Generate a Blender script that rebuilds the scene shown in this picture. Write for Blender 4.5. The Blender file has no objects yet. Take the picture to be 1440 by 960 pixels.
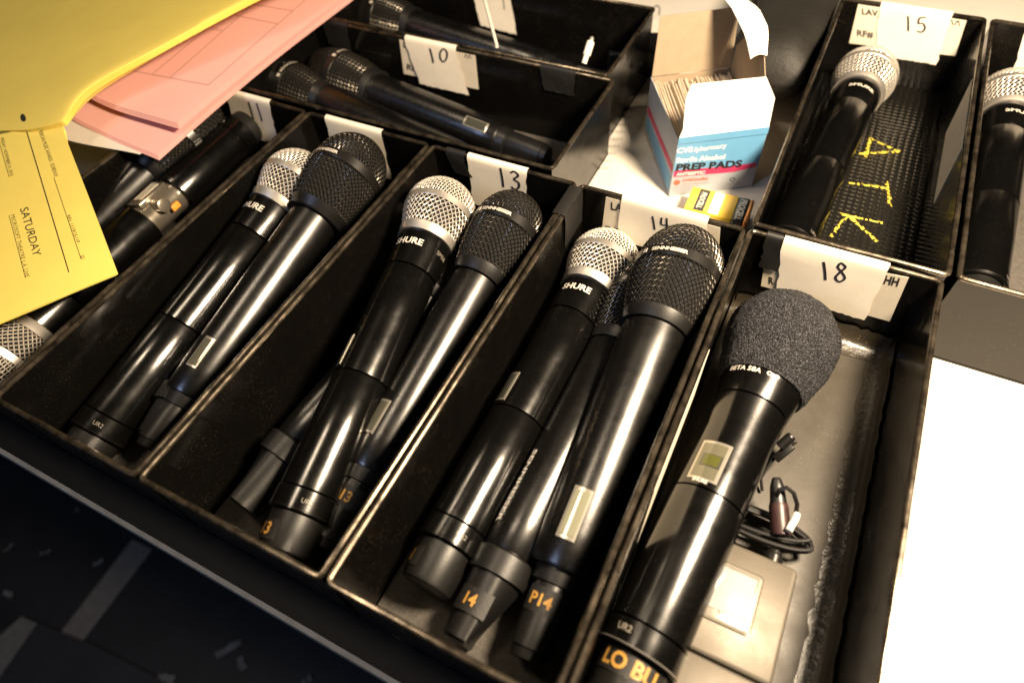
import bpy, math, random
from mathutils import Vector, Matrix, Euler
from mathutils.bvhtree import BVHTree
random.seed(7)
SC = bpy.context.scene
COL = SC.collection
PI = math.pi
# ------------------------------------------------------------------ camera (all lengths in mm, table top z=0, tray rims z=75)
CAM = Vector((29.76, -30.27, 375.0))
ROT = Euler((0.6421, 0.0639, 0.4639), 'XYZ')
FPX = 900.0
RM = ROT.to_matrix()
cd = bpy.data.cameras.new('camera'); co = bpy.data.objects.new('camera', cd); COL.objects.link(co)
co.location = CAM * .001; co.rotation_euler = ROT
cd.sensor_width = 36; cd.sensor_fit = 'HORIZONTAL'; cd.lens = FPX / 1440 * 36
cd.clip_start = .01; cd.clip_end = 20
cd.dof.use_dof = True; cd.dof.focus_distance = .425; cd.dof.aperture_fstop = 4.5
SC.camera = co
# ------------------------------------------------------------------ light
W = bpy.data.worlds.new('World'); SC.world = W; W.use_nodes = True
W.node_tree.nodes['Background'].inputs[0].default_value = (.50, .56, .72, 1)
W.node_tree.nodes['Background'].inputs[1].default_value = .005
def lamp(name, kind, loc, energy, color, size, target=None, **kw):
    l = bpy.data.lights.new(name, kind); o = bpy.data.objects.new(name, l); COL.objects.link(o)
    o.location = Vector(loc) * .001; l.energy = energy; l.color = color
    if kind == 'AREA':
        l.shape = 'DISK'; l.size = size
    else:
        l.shadow_soft_size = size
    if target is not None:
        d = Vector(target) - Vector(loc); o.rotation_euler = d.to_track_quat('-Z', 'Y').to_euler()
    for k, v in kw.items(): setattr(l, k, v)
    return o
WARM = (1, .79, .55)
lamp('work_lamp', 'SPOT', (235, 228, 490), 53.0, WARM, .055, (40, 240, 0), spot_size=math.radians(172), spot_blend=.5)
lamp('room_lamp', 'AREA', (-900, -1300, 1500), 7.0, (.52, .66, 1), .5, (-100, 100, 0))
lamp('overhead_fill', 'AREA', (-700, 100, 1700), 6.0, (1, .80, .57), .30, (-200, 250, 0))  # added warm fill from overhead to brighten the papers; no known fitting
SC.view_settings.view_transform = 'Standard'; SC.view_settings.look = 'None'
SC.view_settings.exposure = 0.0; SC.view_settings.gamma = 1.0; SC.view_settings.use_curve_mapping = False
SC.render.engine = 'CYCLES'
# ------------------------------------------------------------------ pixel helpers (photograph 1440x960)
def ray(u, v): return RM @ Vector(((u - 720) / FPX, -(v - 480) / FPX, -1))
def at(u, v, z):
    d = ray(u, v); return CAM + d * ((z - CAM.z) / d.z)
def aty(u, v, y):
    d = ray(u, v); return CAM + d * ((y - CAM.y) / d.y)
def rel(u, v, z): return at(u, v, z + 75)
# ------------------------------------------------------------------ mesh builder
class MB:
    def __init__(s): s.v = []; s.f = []
    def add(s, vs, fs):
        n = len(s.v); s.v += [Vector(p) for p in vs]; s.f += [tuple(i + n for i in f) for f in fs]; return s
    def box(s, x0, x1, y0, y1, z0, z1, b=0):
        if b <= 0:
            vs = [(x, y, z) for z in (z0, z1) for y in (y0, y1) for x in (x0, x1)]
            return s.add(vs, [(0, 2, 3, 1), (4, 5, 7, 6), (0, 1, 5, 4), (2, 6, 7, 3), (0, 4, 6, 2), (1, 3, 7, 5)])
        # bevelled: rounded footprint, chamfered top and bottom
        def ring(z, k):
            out = []
            for cx, cy, a0 in ((x1 - b, y1 - b, 0), (x0 + b, y1 - b, 90), (x0 + b, y0 + b, 180), (x1 - b, y0 + b, 270)):
                for i in range(4):
                    a = math.radians(a0 + i * 30); out.append((cx + (b - k) * math.cos(a), cy + (b - k) * math.sin(a), z))
            return out
        rs = [ring(z0, b * .6), ring(z0 + b * .2, b * .2), ring(z0 + b * .6, 0), ring(z1 - b * .6, 0), ring(z1 - b * .2, b * .2), ring(z1, b * .6)]
        return s.rings(rs, True, True)
    def rings(s, rs, cap0=False, cap1=False, closed=True):
        n = len(s.v); m = len(rs[0])
        for r in rs: s.v += [Vector(p) for p in r]
        for i in range(len(rs) - 1):
            for j in range(m if closed else m - 1):
                k = (j + 1) % m
                s.f.append((n + i * m + j, n + i * m + k, n + (i + 1) * m + k, n + (i + 1) * m + j))
        if cap0: s.f.append(tuple(n + j for j in range(m))[::-1])
        if cap1: s.f.append(tuple(n + (len(rs) - 1) * m + j for j in range(m)))
        return s
    def tube(s, pts, r, n=8, closed=False, caps=True, flat=1.0):
        pts = [Vector(p) for p in pts]; rs = []
        L = len(pts); up = Vector((0, 0, 1))
        for i, p in enumerate(pts):
            a = pts[(i - 1) % L] if (closed or i > 0) else p
            b = pts[(i + 1) % L] if (closed or i < L - 1) else p
            t = (b - a).normalized()
            x = t.cross(up)
            if x.length < .05: x = t.cross(Vector((0, 1, 0)))
            x.normalize(); y = x.cross(t)
            rr = r[i] if isinstance(r, (list, tuple)) else r
            rs.append([p + x * rr * math.cos(2 * PI * k / n) + y * rr * flat * math.sin(2 * PI * k / n) for k in range(n)])
        if closed: rs.append(rs[0])
        return s.rings(rs, caps and not closed, caps and not closed)
    def lathe(s, prof, n=48, cap0=True, cap1=True, fn=None):
        rs = []
        for z, r in prof:
            ring = [Vector((r * math.cos(2 * PI * k / n), r * math.sin(2 * PI * k / n), z)) for k in range(n)]
            rs.append([fn(p) for p in ring] if fn else ring)
        return s.rings(rs, cap0, cap1)
    def xf(s, M):
        s.v = [M @ p for p in s.v]; return s
def obj(name, mb, mat, parent=None, smooth=30, world=False):
    me = bpy.data.meshes.new(name)
    off = Vector((0, 0, 0))
    if parent is not None and world:
        q = parent
        while q is not None: off += q.location * 1000; q = q.parent
    me.from_pydata([(p - off) * .001 for p in mb.v], [], mb.f); me.validate(); me.update()
    me.materials.append(mat)
    if smooth:
        me.shade_smooth()
        try: me.set_sharp_from_angle(angle=math.radians(smooth))
        except Exception: pass
    o = bpy.data.objects.new(name, me); COL.objects.link(o)
    if parent is not None: o.parent = parent
    return o
def tag(o, label=None, cat=None, group=None, kind=None):
    if label: o['label'] = label
    if cat: o['category'] = cat
    if group: o['group'] = group
    if kind: o['kind'] = kind
    return o
def thing(name, loc, label, cat, group=None):
    o = bpy.data.objects.new(name, None); COL.objects.link(o); o.location = Vector(loc) * .001
    o.empty_display_size = .02
    return tag(o, label, cat, group)
# ------------------------------------------------------------------ materials
def mat(name, col, rough=.5, metal=0, spec=.5, bump=0, bscale=400, var=0, vscale=60, dust=0, dcol=(.35, .28, .18), coat=0, dscale=900, sheen=0, transl=0, rvar=0, emit=None, ior=1.5):
    m = bpy.data.materials.new(name); m.use_nodes = True
    nt = m.node_tree; N = nt.nodes; L = nt.links; b = N['Principled BSDF']
    b.inputs['Roughness'].default_value = rough; b.inputs['Metallic'].default_value = metal
    b.inputs['Specular IOR Level'].default_value = spec; b.inputs['IOR'].default_value = ior
    b.inputs['Coat Weight'].default_value = coat; b.inputs['Coat Roughness'].default_value = .1
    b.inputs['Sheen Weight'].default_value = sheen
    tc = N.new('ShaderNodeTexCoord'); co_ = tc.outputs['Object']
    col = tuple(col) + (1,)
    b.inputs['Base Color'].default_value = col
    last = None
    def noise(sc, det=3, ro=.6):
        n = N.new('ShaderNodeTexNoise'); n.inputs['Scale'].default_value = sc; n.inputs['Detail'].default_value = det
        n.inputs['Roughness'].default_value = ro; L.new(co_, n.inputs['Vector']); return n
    if var:
        n = noise(vscale, 5); r = N.new('ShaderNodeMapRange'); r.inputs[1].default_value = .3; r.inputs[2].default_value = .7
        r.inputs[3].default_value = 1 - var; r.inputs[4].default_value = 1 + var; L.new(n.outputs[0], r.inputs[0])
        mx = N.new('ShaderNodeMix'); mx.data_type = 'RGBA'; mx.blend_type = 'MULTIPLY'; mx.inputs[0].default_value = 1
        mx.inputs[6].default_value = col; L.new(r.outputs[0], mx.inputs[7]); last = mx.outputs[2]
    if dust:
        n = noise(dscale, 2, .5); n2 = noise(45, 3)
        r = N.new('ShaderNodeMapRange'); r.inputs[1].default_value = .66; r.inputs[2].default_value = .74; L.new(n.outputs[0], r.inputs[0])
        r2 = N.new('ShaderNodeMapRange'); r2.inputs[1].default_value = .40; r2.inputs[2].default_value = .75; L.new(n2.outputs[0], r2.inputs[0])
        ml = N.new('ShaderNodeMath'); ml.operation = 'MULTIPLY'; L.new(r.outputs[0], ml.inputs[0]); L.new(r2.outputs[0], ml.inputs[1])
        m3 = N.new('ShaderNodeMath'); m3.operation = 'MULTIPLY'; L.new(ml.outputs[0], m3.inputs[0]); m3.inputs[1].default_value = dust
        mx = N.new('ShaderNodeMix'); mx.data_type = 'RGBA'; mx.inputs[6].default_value = col
        if last: L.new(last, mx.inputs[6])
        mx.inputs[7].default_value = tuple(dcol) + (1,); L.new(m3.outputs[0], mx.inputs[0]); last = mx.outputs[2]
    if last: L.new(last, b.inputs['Base Color'])
    if rvar:
        n = noise(70, 5); r = N.new('ShaderNodeMapRange'); r.inputs[1].default_value = .3; r.inputs[2].default_value = .7
        r.inputs[3].default_value = max(.03, rough - rvar); r.inputs[4].default_value = rough + rvar
        L.new(n.outputs[0], r.inputs[0]); L.new(r.outputs[0], b.inputs['Roughness'])
    if bump:
        n = noise(bscale, 4); bp = N.new('ShaderNodeBump'); bp.inputs['Strength'].default_value = bump; bp.inputs['Distance'].default_value = .0006
        L.new(n.outputs[0], bp.inputs['Height']); L.new(bp.outputs[0], b.inputs['Normal'])
    if transl:
        t = N.new('ShaderNodeBsdfTranslucent'); t.inputs[0].default_value = col
        if last: L.new(last, t.inputs[0])
        ms = N.new('ShaderNodeMixShader'); ms.inputs[0].default_value = transl
        L.new(b.outputs[0], ms.inputs[1]); L.new(t.outputs[0], ms.inputs[2]); L.new(ms.outputs[0], N['Material Output'].inputs[0])
    if emit:
        b.inputs['Emission Color'].default_value = tuple(emit[0]) + (1,); b.inputs['Emission Strength'].default_value = emit[1]
    return m
M_TRAY = mat('tray_black_enamel', (.0030, .0027, .0024), .18, spec=.32, dust=.45, dscale=1400, rvar=.11, bump=.04, bscale=60)
M_RIM = mat('tray_rim_worn', (.085, .070, .052), .24, metal=.8, spec=.7, rvar=.12, dust=.6, dscale=500, var=.8, vscale=110)
M_LINER = mat('grey_foam_liner', (.070, .063, .055), .9, bump=.6, bscale=900, var=.25, vscale=300, dust=.5)
M_LINER18 = mat('tan_liner', (.050, .044, .035), .5, bump=.12, bscale=250, var=.16, vscale=40, dust=.6, dcol=(.4, .34, .24), rvar=.1)
M_TAPEB = mat('black_gaffer', (.009, .0085, .008), .5, bump=.5, bscale=1500, dust=.5)
M_LTAPE = mat('lining_tape_worn', (.030, .024, .015), .32, bump=.9, bscale=220, dust=1, dcol=(.32, .22, .09), dscale=400, spec=.8)
M_MIC = mat('mic_black_satin', (.0020, .0019, .0018), .19, metal=.0, spec=.75, ior=1.55, bump=.03, bscale=1500, rvar=.04, dust=.10)
M_MIC2 = mat('mic_black_matte', (.0024, .0022, .0020), .28, spec=.85, ior=1.55, bump=.05, bscale=2500, rvar=.04, dust=.1)
M_RUB = mat('black_plastic', (.006, .0057, .0055), .40, spec=.6, bump=.08, bscale=900, dust=.12)
M_SILV = mat('silver_wire', (.82, .77, .69), .46, metal=.75, rvar=.06)
M_BAND = mat('silver_band', (.66, .62, .56), .42, metal=.85, rvar=.06)
M_DARKW = mat('black_wire', (.11, .10, .085), .27, metal=.9, spec=.8)
M_BANDB = mat('black_band', (.014, .013, .012), .30, metal=.4, spec=.8)
M_CORE = mat('grille_foam_core', (.008, .008, .008), .95)
M_FOAM = mat('foam_windscreen', (.022, .022, .024), .95, bump=1.0, bscale=1100, var=.5, vscale=1300)
def foam_mat():
    m = mat('foam_windscreen', (.03, .03, .033), .9, spec=.35); nt = m.node_tree; N = nt.nodes; L = nt.links; b = N['Principled BSDF']
    tc = N.new('ShaderNodeTexCoord'); v = N.new('ShaderNodeTexVoronoi'); v.inputs['Scale'].default_value = 1050; L.new(tc.outputs['Object'], v.inputs['Vector'])
    n = N.new('ShaderNodeTexNoise'); n.inputs['Scale'].default_value = 1500; n.inputs['Detail'].default_value = 4; L.new(tc.outputs['Object'], n.inputs['Vector'])
    r = N.new('ShaderNodeValToRGB'); r.color_ramp.elements[0].position = .5; r.color_ramp.elements[0].color = (.004, .004, .0045, 1)
    r.color_ramp.elements[1].position = .72; r.color_ramp.elements[1].color = (.15, .15, .17, 1); L.new(n.outputs[0], r.inputs[0]); L.new(r.outputs[0], b.inputs['Base Color'])
    a = N.new('ShaderNodeMath'); a.operation = 'ADD'; L.new(v.outputs['Distance'], a.inputs[0]); L.new(n.outputs[0], a.inputs[1])
    bp = N.new('ShaderNodeBump'); bp.inputs['Strength'].default_value = 1; bp.inputs['Distance'].default_value = .0014; L.new(a.outputs[0], bp.inputs['Height']); L.new(bp.outputs[0], b.inputs['Normal'])
    return m
M_FOAM = foam_mat()
M_LCDF = mat('lcd_frame', (.46, .43, .37), .25, metal=.7)
M_LCD = mat('lcd_glass', (.19, .19, .135), .08, spec=.8)
M_LCDD = mat('lcd_dark_glass', (.05, .05, .042), .06, spec=1)
M_LCDP = mat('lcd_pale_glass', (.075, .073, .055), .05, spec=.8)
M_INK = mat('black_ink', (.012, .011, .013), .6)
M_INKB = mat('blue_black_pen', (.016, .014, .022), .5)
M_PRINTG = mat('silver_print', (.62, .57, .50), .4)
M_PRINTD = mat('dim_print', (.20, .18, .15), .5)
M_GOLD = mat('gold_print', (.40, .215, .045), .45)
M_CLOTH = mat('cloth_tape', (.80, .74, .62), .85, bump=.12, bscale=900, var=.05, vscale=70)
M_CARD = mat('label_card', (.70, .63, .50), .6, var=.05, vscale=80, bump=.05)
M_YEL = mat('yellow_paper', (.93, .77, .17), .75, var=.03, vscale=30, transl=.22)
M_PINK = mat('pink_paper', (.89, .51, .47), .75, var=.03, vscale=30, transl=.18)
M_WHITE = mat('white_paper', (.80, .76, .68), .75, var=.03, vscale=30, transl=.15)
M_TABLE = mat('white_table', (.80, .75, .66), .45, var=.05, vscale=18, bump=.04, bscale=80)
M_BORD = mat('black_border', (.004, .004, .0045), .6, spec=.3, bump=.2, bscale=300)
M_TEDGE = mat('table_edge', (.42, .40, .36), .5, var=.2, vscale=60)
M_FLOOR = mat('floor_black', (.012, .012, .014), .55, var=.5, vscale=9, bump=.2, bscale=30)
M_FLOORP = mat('floor_panel', (.022, .022, .025), .6, var=.35, vscale=12, bump=.2, bscale=40)
M_GTAPE = mat('grey_floor_tape', (.19, .175, .155), .8, var=.15, vscale=80)
M_SCRAP = mat('paper_scrap', (.20, .20, .20), .8)
M_BOXB = mat('carton_blue', (.13, .34, .56), .40, var=.05, vscale=60, coat=.2)
M_BOXG = mat('carton_pale', (.38, .41, .45), .45, var=.05, vscale=60)
M_BOXW = mat('carton_white', (.83, .81, .76), .5, var=.03)
M_KRAFT = mat('carton_grey_board', (.34, .265, .18), .8, var=.06, vscale=120, bump=.15, bscale=500)
M_RED = mat('print_magenta', (.50, .04, .12), .45)
M_RED2 = mat('print_red_orange', (.85, .14, .08), .45)
M_PKT = mat('prep_packet', (.62, .52, .40), .55, var=.15, vscale=200)
M_BATY = mat('battery_yellow', (.85, .55, .06), .3, coat=.3)
M_BATB = mat('battery_black', (.015, .014, .014), .3, coat=.3)
M_BATC = mat('battery_copper', (.50, .20, .06), .3, metal=.7)
M_YTAPE = mat('yellow_paint_tape', (.62, .50, .06), .6, var=.5, vscale=350, bump=.4, bscale=500)
M_PACK = mat('bodypack_silver', (.10, .087, .068), .50, metal=.4, bump=.05, bscale=600, rvar=.06)
M_DISP = mat('bodypack_display', (.34, .34, .33), .12, spec=.6)
M_BAG = mat('black_leather', (.012, .011, .009), .62, bump=.9, bscale=260, spec=.5)
M_ORANGE = mat('orange_tab', (.80, .30, .03), .5)
M_BATTCH = mat('battery_chassis', (.36, .32, .26), .28, metal=.8, rvar=.08)
M_WPLAS = mat('white_plastic', (.82, .78, .68), .4)
M_REDP = mat('red_grey_plug', (.03, .013, .012), .4, var=.6, vscale=150)
def dimple_mat():
    m = mat('dimpled_black_liner', (.010, .0095, .008), .16, spec=.8, dust=.4)
    nt = m.node_tree; N = nt.nodes; L = nt.links; b = N['Principled BSDF']
    tc = N.new('ShaderNodeTexCoord'); mp = N.new('ShaderNodeMapping'); mp.inputs['Scale'].default_value = (560, 600, 0)
    L.new(tc.outputs['Object'], mp.inputs[0]); sx = N.new('ShaderNodeSeparateXYZ'); L.new(mp.outputs[0], sx.inputs[0])
    s = []
    for k in (0, 1):
        q = N.new('ShaderNodeMath'); q.operation = 'SINE'; L.new(sx.outputs[k], q.inputs[0]); q2 = N.new('ShaderNodeMath'); q2.operation = 'ABSOLUTE'; L.new(q.outputs[0], q2.inputs[0]); s.append(q2)
    ml = N.new('ShaderNodeMath'); ml.operation = 'MULTIPLY'; L.new(s[0].outputs[0], ml.inputs[0]); L.new(s[1].outputs[0], ml.inputs[1])
    bp = N.new('ShaderNodeBump'); bp.inputs['Strength'].default_value = .6; bp.inputs['Distance'].default_value = .0009
    L.new(ml.outputs[0], bp.inputs['Height']); L.new(bp.outputs[0], b.inputs['Normal'])
    return m
M_DIMPLE = dimple_mat()
# ------------------------------------------------------------------ text and decals
_tc = {}
def text_mesh(s, bold=0.0):
    """flat triangulated text, normalised to x 0..1, y 0..1 of its box; returns verts, faces, aspect"""
    k = (s, bold)
    if k in _tc: return _tc[k]
    cu = bpy.data.curves.new('txt', 'FONT'); cu.body = s; cu.size = 1; cu.offset = bold; cu.resolution_u = 3
    o = bpy.data.objects.new('txt', cu); COL.objects.link(o)
    dg = bpy.context.evaluated_depsgraph_get(); me = bpy.data.meshes.new_from_object(o.evaluated_get(dg))
    vs = [v.co.copy() for v in me.vertices]; fs = [tuple(p.vertices) for p in me.polygons]
    bpy.data.objects.remove(o); bpy.data.curves.remove(cu); bpy.data.meshes.remove(me)
    x0 = min(v.x for v in vs); x1 = max(v.x for v in vs); y0 = min(v.y for v in vs); y1 = max(v.y for v in vs)
    vs = [((v.x - x0) / (x1 - x0), (v.y - y0) / (y1 - y0)) for v in vs]
    _tc[k] = (vs, fs, (x1 - x0) / (y1 - y0)); return _tc[k]
def stroke_mesh(strokes, w=.045, n=None):
    """strokes: polylines in 0..1; returns ribbon verts, faces"""
    V = []; F = []
    for st in strokes:
        P = [Vector((p[0], p[1], 0)) for p in st]
        # Catmull-Rom resample
        Q = []
        for i in range(len(P) - 1):
            a = P[max(i - 1, 0)]; b = P[i]; c_ = P[i + 1]; d = P[min(i + 2, len(P) - 1)]
            for k in range(6):
                t = k / 6
                Q.append(.5 * ((2 * b) + (c_ - a) * t + (2 * a - 5 * b + 4 * c_ - d) * t * t + (3 * b - a - 3 * c_ + d) * t ** 3))
        Q.append(P[-1]); n0 = len(V)
        for i, p in enumerate(Q):
            t = (Q[min(i + 1, len(Q) - 1)] - Q[max(i - 1, 0)]).normalized(); s_ = Vector((-t.y, t.x, 0)) * w * .5
            V += [(p.x + s_.x, p.y + s_.y), (p.x - s_.x, p.y - s_.y)]
        for i in range(len(Q) - 1): F.append((n0 + 2 * i, n0 + 2 * i + 1, n0 + 2 * i + 3, n0 + 2 * i + 2))
    return V, F
def bil(q, x, y):
    bl, br, tr, tl = q
    return tuple((bl[i] * (1 - x) + br[i] * x) * (1 - y) + (tl[i] * (1 - x) + tr[i] * x) * y for i in (0, 1))
class Surf:
    """world-space (mm) surface to lay print on: the print lies where the surface itself is"""
    def __init__(s, mb): s.b = BVHTree.FromPolygons([tuple(p) for p in mb.v], mb.f)
    def hit(s, u, v, off=.12):
        d = ray(u, v).normalized(); h = s.b.ray_cast(CAM, d)
        if h[0] is None: return None
        n = h[1]
        if n.dot(d) > 0: n = -n
        return h[0] + n * off
def decal(name, surf, VF, quad, m, parent, off=.12):
    V, F = VF[0], VF[1]; mb = MB(); idx = {}
    for i, (x, y) in enumerate(V):
        h = surf.hit(*bil(quad, x, y), off=off)
        if h is not None: idx[i] = len(mb.v); mb.v.append(h)
    mb.f = [tuple(idx[i] for i in f) for f in F if all(i in idx for i in f)]
    if not mb.f: return None
    return obj(name, mb, m, parent, smooth=0, world=True)
def rectVF(n=6):
    V = [(i / n, j) for j in (0, 1) for i in range(n + 1)]
    return V, [(i, i + 1, n + 2 + i, n + 1 + i) for i in range(n)]
DIG = {'0': [[(.5, .95), (.2, .75), (.15, .35), (.45, .05), (.8, .3), (.85, .7), (.55, .95), (.35, .9)]],
       '1': [[(.35, .98), (.5, .5), (.6, .02)]],
       '2': [[(.15, .75), (.45, .98), (.8, .75), (.5, .35), (.15, .05), (.85, .08)]],
       '3': [[(.1, .85), (.45, .98), (.8, .8), (.4, .55), (.8, .4), (.75, .12), (.4, .0), (.1, .12)]],
       '4': [[(.2, .95), (.1, .5), (.45, .42), (.85, .45)], [(.75, .95), (.7, .5), (.65, .0)]],
       '5': [[(.85, .95), (.3, .9), (.2, .55), (.6, .58), (.85, .3), (.6, .04), (.15, .08)]],
       '8': [[(.75, .85), (.45, .98), (.25, .75), (.6, .5), (.85, .2), (.45, .0), (.15, .2), (.45, .5), (.8, .75), (.72, .88)]]}
def hand(s):
    out = []; n = len(s)
    for i, ch in enumerate(s):
        for st in DIG[ch]: out.append([((i + .08 + .84 * x) / n, y) for x, y in st])
    return stroke_mesh(out, .085)
# ------------------------------------------------------------------ setting
TY0 = -18
tb = thing('work_table', (0, 400, -760), 'white topped work table with a grey front edge carrying all the trays', 'table')
obj('table_top', MB().box(-1300, 1200, 8, 1500, -26, 0), M_TABLE, tb, world=True)
obj('front_border', MB().box(-1300, 1200, TY0 + 3, 7.95, -26, -.05), M_BORD, tb, world=True)
obj('table_edge', MB().box(-1300, 1200, TY0, TY0 + 2.8, -27, .6), M_TEDGE, tb, world=True)
for x in (-1250, 1150):
    for y in (40, 1440): obj('leg', MB().box(x, x + 45, y, y + 45, -760, -26.5), M_TEDGE, tb, world=True)
FZ = -760
fl = obj('floor', MB().add([(-4000, -4000, FZ), (4000, -4000, FZ), (4000, 5000, FZ), (-4000, 5000, FZ)], [(0, 1, 2, 3)]), M_FLOOR, smooth=0)
tag(fl, 'dark stage floor far below the table edge', None, kind='structure')
def floor_poly(name, px, z, m, label, cat, group=None, th=.4):
    P = [at(u, v, FZ + z) for u, v in px]; c0 = sum(P, Vector()) / len(P); c0.z = FZ + .2
    mb = MB().rings([[Vector((p.x, p.y, FZ + .3)) for p in P], [Vector((p.x, p.y, FZ + z)) for p in P]], True, True)
    o = obj(name, mb, m, None, smooth=0); tag(o, label, cat, group); return o
floor_poly('floor_panel', [(40, 870), (128, 905), (240, 962), (330, 1010), (330, 1200), (-200, 1200), (-200, 960)][::1], 6, M_FLOORP, 'dull grey floor panel at the bottom left corner below the table', 'floor panel')
floor_poly('floor_tape', [(186, 758), (214, 772), (112, 906), (84, 890)], 1.2, M_GTAPE, 'long straight strip of grey tape on the dark floor', 'tape', 'grey tape strips on the floor')
floor_poly('floor_tape', [(30, 866), (52, 876), (0, 950), (-40, 990), (-40, 930)], 7.0, M_GTAPE, 'short grey tape strip cut off by the left edge of the picture', 'tape', 'grey tape strips on the floor')
for i, (u, v, a, l_, w_, lab) in enumerate([(139, 791, 1.0, 26, 12, 'pale scrap of paper just left of the long floor tape'), (13, 835, .2, 26, 13, 'pale scrap of paper near the left edge on the floor'),
        (322, 912, 1.0, 60, 18, 'folded grey paper scrap upright on the floor below tray thirteen'), (340, 932, -.5, 30, 16, 'small white paper chip beside the folded grey scrap'),
        (232, 957, .3, 44, 30, 'blurred pale scrap at the very bottom left of the picture'), (432, 957, 1.2, 24, 14, 'tiny pale chip at the bottom edge below the trays'),
        (110, 718, .2, 16, 9, 'faint small chip on the dark floor close to the table edge'), (65, 777, .8, 26, 6, 'thin dim fibre on the dark floor near the left'), (14, 770, 1.3, 28, 6, 'thin dim fibre at the left edge of the floor')]):
    p = at(u, v, FZ + 2); c_, s_ = math.cos(a), math.sin(a); mb = MB()
    n = 5; vs = []
    for j in range(n + 1):
        t = (j / n - .5) * l_ * .7
        for k in (-1, 1):
            ww = w_ * .36 * k * random.uniform(.7, 1.1); zz = 3 + 4 * math.sin(j * 1.7 + i) * (1 if k > 0 else .4)
            vs.append((p.x + c_ * t - s_ * ww, p.y + s_ * t + c_ * ww, FZ + 1 + abs(zz)))
    mb.add(vs, [(2 * j, 2 * j + 1, 2 * j + 3, 2 * j + 2) for j in range(n)])
    q = [Vector(v) - Vector((0, 0, .7)) for v in vs]
    mb.add(q, [(2 * j, 2 * j + 2, 2 * j + 3, 2 * j + 1) for j in range(n)])
    tag(obj('paper_scrap', mb, M_SCRAP), lab, 'scrap', 'litter on the floor')
# ------------------------------------------------------------------ trays
RIM = 75.0
def tray(x0, x1, y0, y1, label, liner=M_LINER, lz=3.0):
    t = thing('metal_tray', ((x0 + x1) / 2, (y0 + y1) / 2, 0), label, 'tray', 'black trays side by side on the table')
    g = .35; x0 += g; x1 -= g; y0 += g; y1 -= g; e = 2.2; w = 1.3
    obj('base', MB().box(x0 + e - .4, x1 - e + .4, y0 + e - .4, y1 - e + .4, .02, 1.6), M_TRAY, t, world=True)
    H = RIM - 1.5
    for a in (MB().box(x0 + e, x1 - e, y0 + e, y0 + e + w, 1.7, H), MB().box(x0 + e, x1 - e, y1 - e - w, y1 - e, 1.7, H),
              MB().box(x0 + e, x0 + e + w, y0 + e + w + .05, y1 - e - w - .05, 1.7, H), MB().box(x1 - e - w, x1 - e, y0 + e + w + .05, y1 - e - w - .05, 1.7, H)):
        obj('wall', a, M_TRAY, t, smooth=0, world=True)
    # rolled rim: rounded rectangle path
    r = 1.75; c0 = 3.0; pts = []
    X0, X1, Y0, Y1 = x0 + r + .2, x1 - r - .2, y0 + r + .2, y1 - r - .2
    for cx, cy, a0 in ((X1 - c0, Y1 - c0, 0), (X0 + c0, Y1 - c0, 90), (X0 + c0, Y0 + c0, 180), (X1 - c0, Y0 + c0, 270)):
        for i in range(4):
            a = math.radians(a0 + 30 * i); pts.append((cx + c0 * math.cos(a), cy + c0 * math.sin(a), RIM - r))
    # subdivide the straights a little and let them wander like bent sheet
    P = []
    for i in range(len(pts)):
        a = Vector(pts[i]); b = Vector(pts[(i + 1) % len(pts)]); n = max(1, int((b - a).length / 18))
        for k in range(n):
            q = a.lerp(b, k / n); q.z += random.uniform(-.18, .18)
            if n > 1: q.x += random.uniform(-.12, .12); q.y += random.uniform(-.12, .12)
            P.append(q)
    obj('rim', MB().tube(P, r, 10, closed=True), M_RIM, t, world=True)
    ins = e + w + .5
    o = obj('liner', MB().box(x0 + ins, x1 - ins, y0 + ins, y1 - ins, 1.65, lz, .6), liner, t, world=True)
    return t
XA, XB, XC, XD, XE, LY = -351.6, -231.1, -107.4, 12.4, 129.8, 309.2
T11 = tray(-470, XA, 0, LY, 'black tray under the yellow papers, marked 11 on tape')
T12 = tray(XA, XB, 0, LY, 'black tray left of tray 13 with two microphone heads against its tape')
T13 = tray(XB, XC, 0, LY, 'black tray third from the left in the front row, its tape reads 13')
T14 = tray(XC, XD, 0, LY, 'black tray between trays 13 and 18 holding the pale display microphone')
T18 = tray(XD, XE, 0, LY + 1, 'black tray with the tape numbered 18, holding the foam topped microphone', M_LINER18, 3.2)
T10 = tray(-452, -130, 314, 441.5, 'black tray turned sideways with the tape numbered 10')
T9 = tray(-458, -138, 442.5, 567, 'black tray behind tray 10 at the top of the picture')
T15 = tray(12.8, 133, 312.5, 641, 'black tray with the tape numbered 15 and yellow letters on its floor', M_DIMPLE, 3.0)
T16 = tray(134.2, 255, 312.5, 641, 'black tray right of tray 15, cut by the right edge of the picture')
# foam strip ends and worn lining tape
def ragged_strip(pa, pb, w, axis, name, m, parent, n=60, lift=0, amp=1.6):
    """tape laid along an inner corner: half on the floor, half up the wall, with torn edges"""
    pa = Vector(pa); pb = Vector(pb); mb = MB(); rows = []
    ax = Vector(axis)
    for i in range(n + 1):
        p = pa.lerp(pb, i / n)
        j1 = random.uniform(-amp, amp); j2 = random.uniform(-amp, amp)
        rows.append([p + ax * (w + j1) + Vector((0, 0, .35)), p + ax * (w * .5) + Vector((0, 0, .5 + random.uniform(0, .4))), p + ax * 3.0 + Vector((0, 0, 2.2 + random.uniform(0, .8))),
                     p + ax * .9 + Vector((0, 0, w * .5)), p + ax * .45 + Vector((0, 0, w + j2))])
    mb.rings(rows, closed=False)
    mb2 = MB(); mb2.v = list(mb.v); mb2.f = list(mb.f)
    return obj(name, mb2, m, parent, smooth=60, world=True)
ix0, ix1, iy0, iy1 = XD + 4.6, XE - 4.6, 5, LY - 3.8
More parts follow.
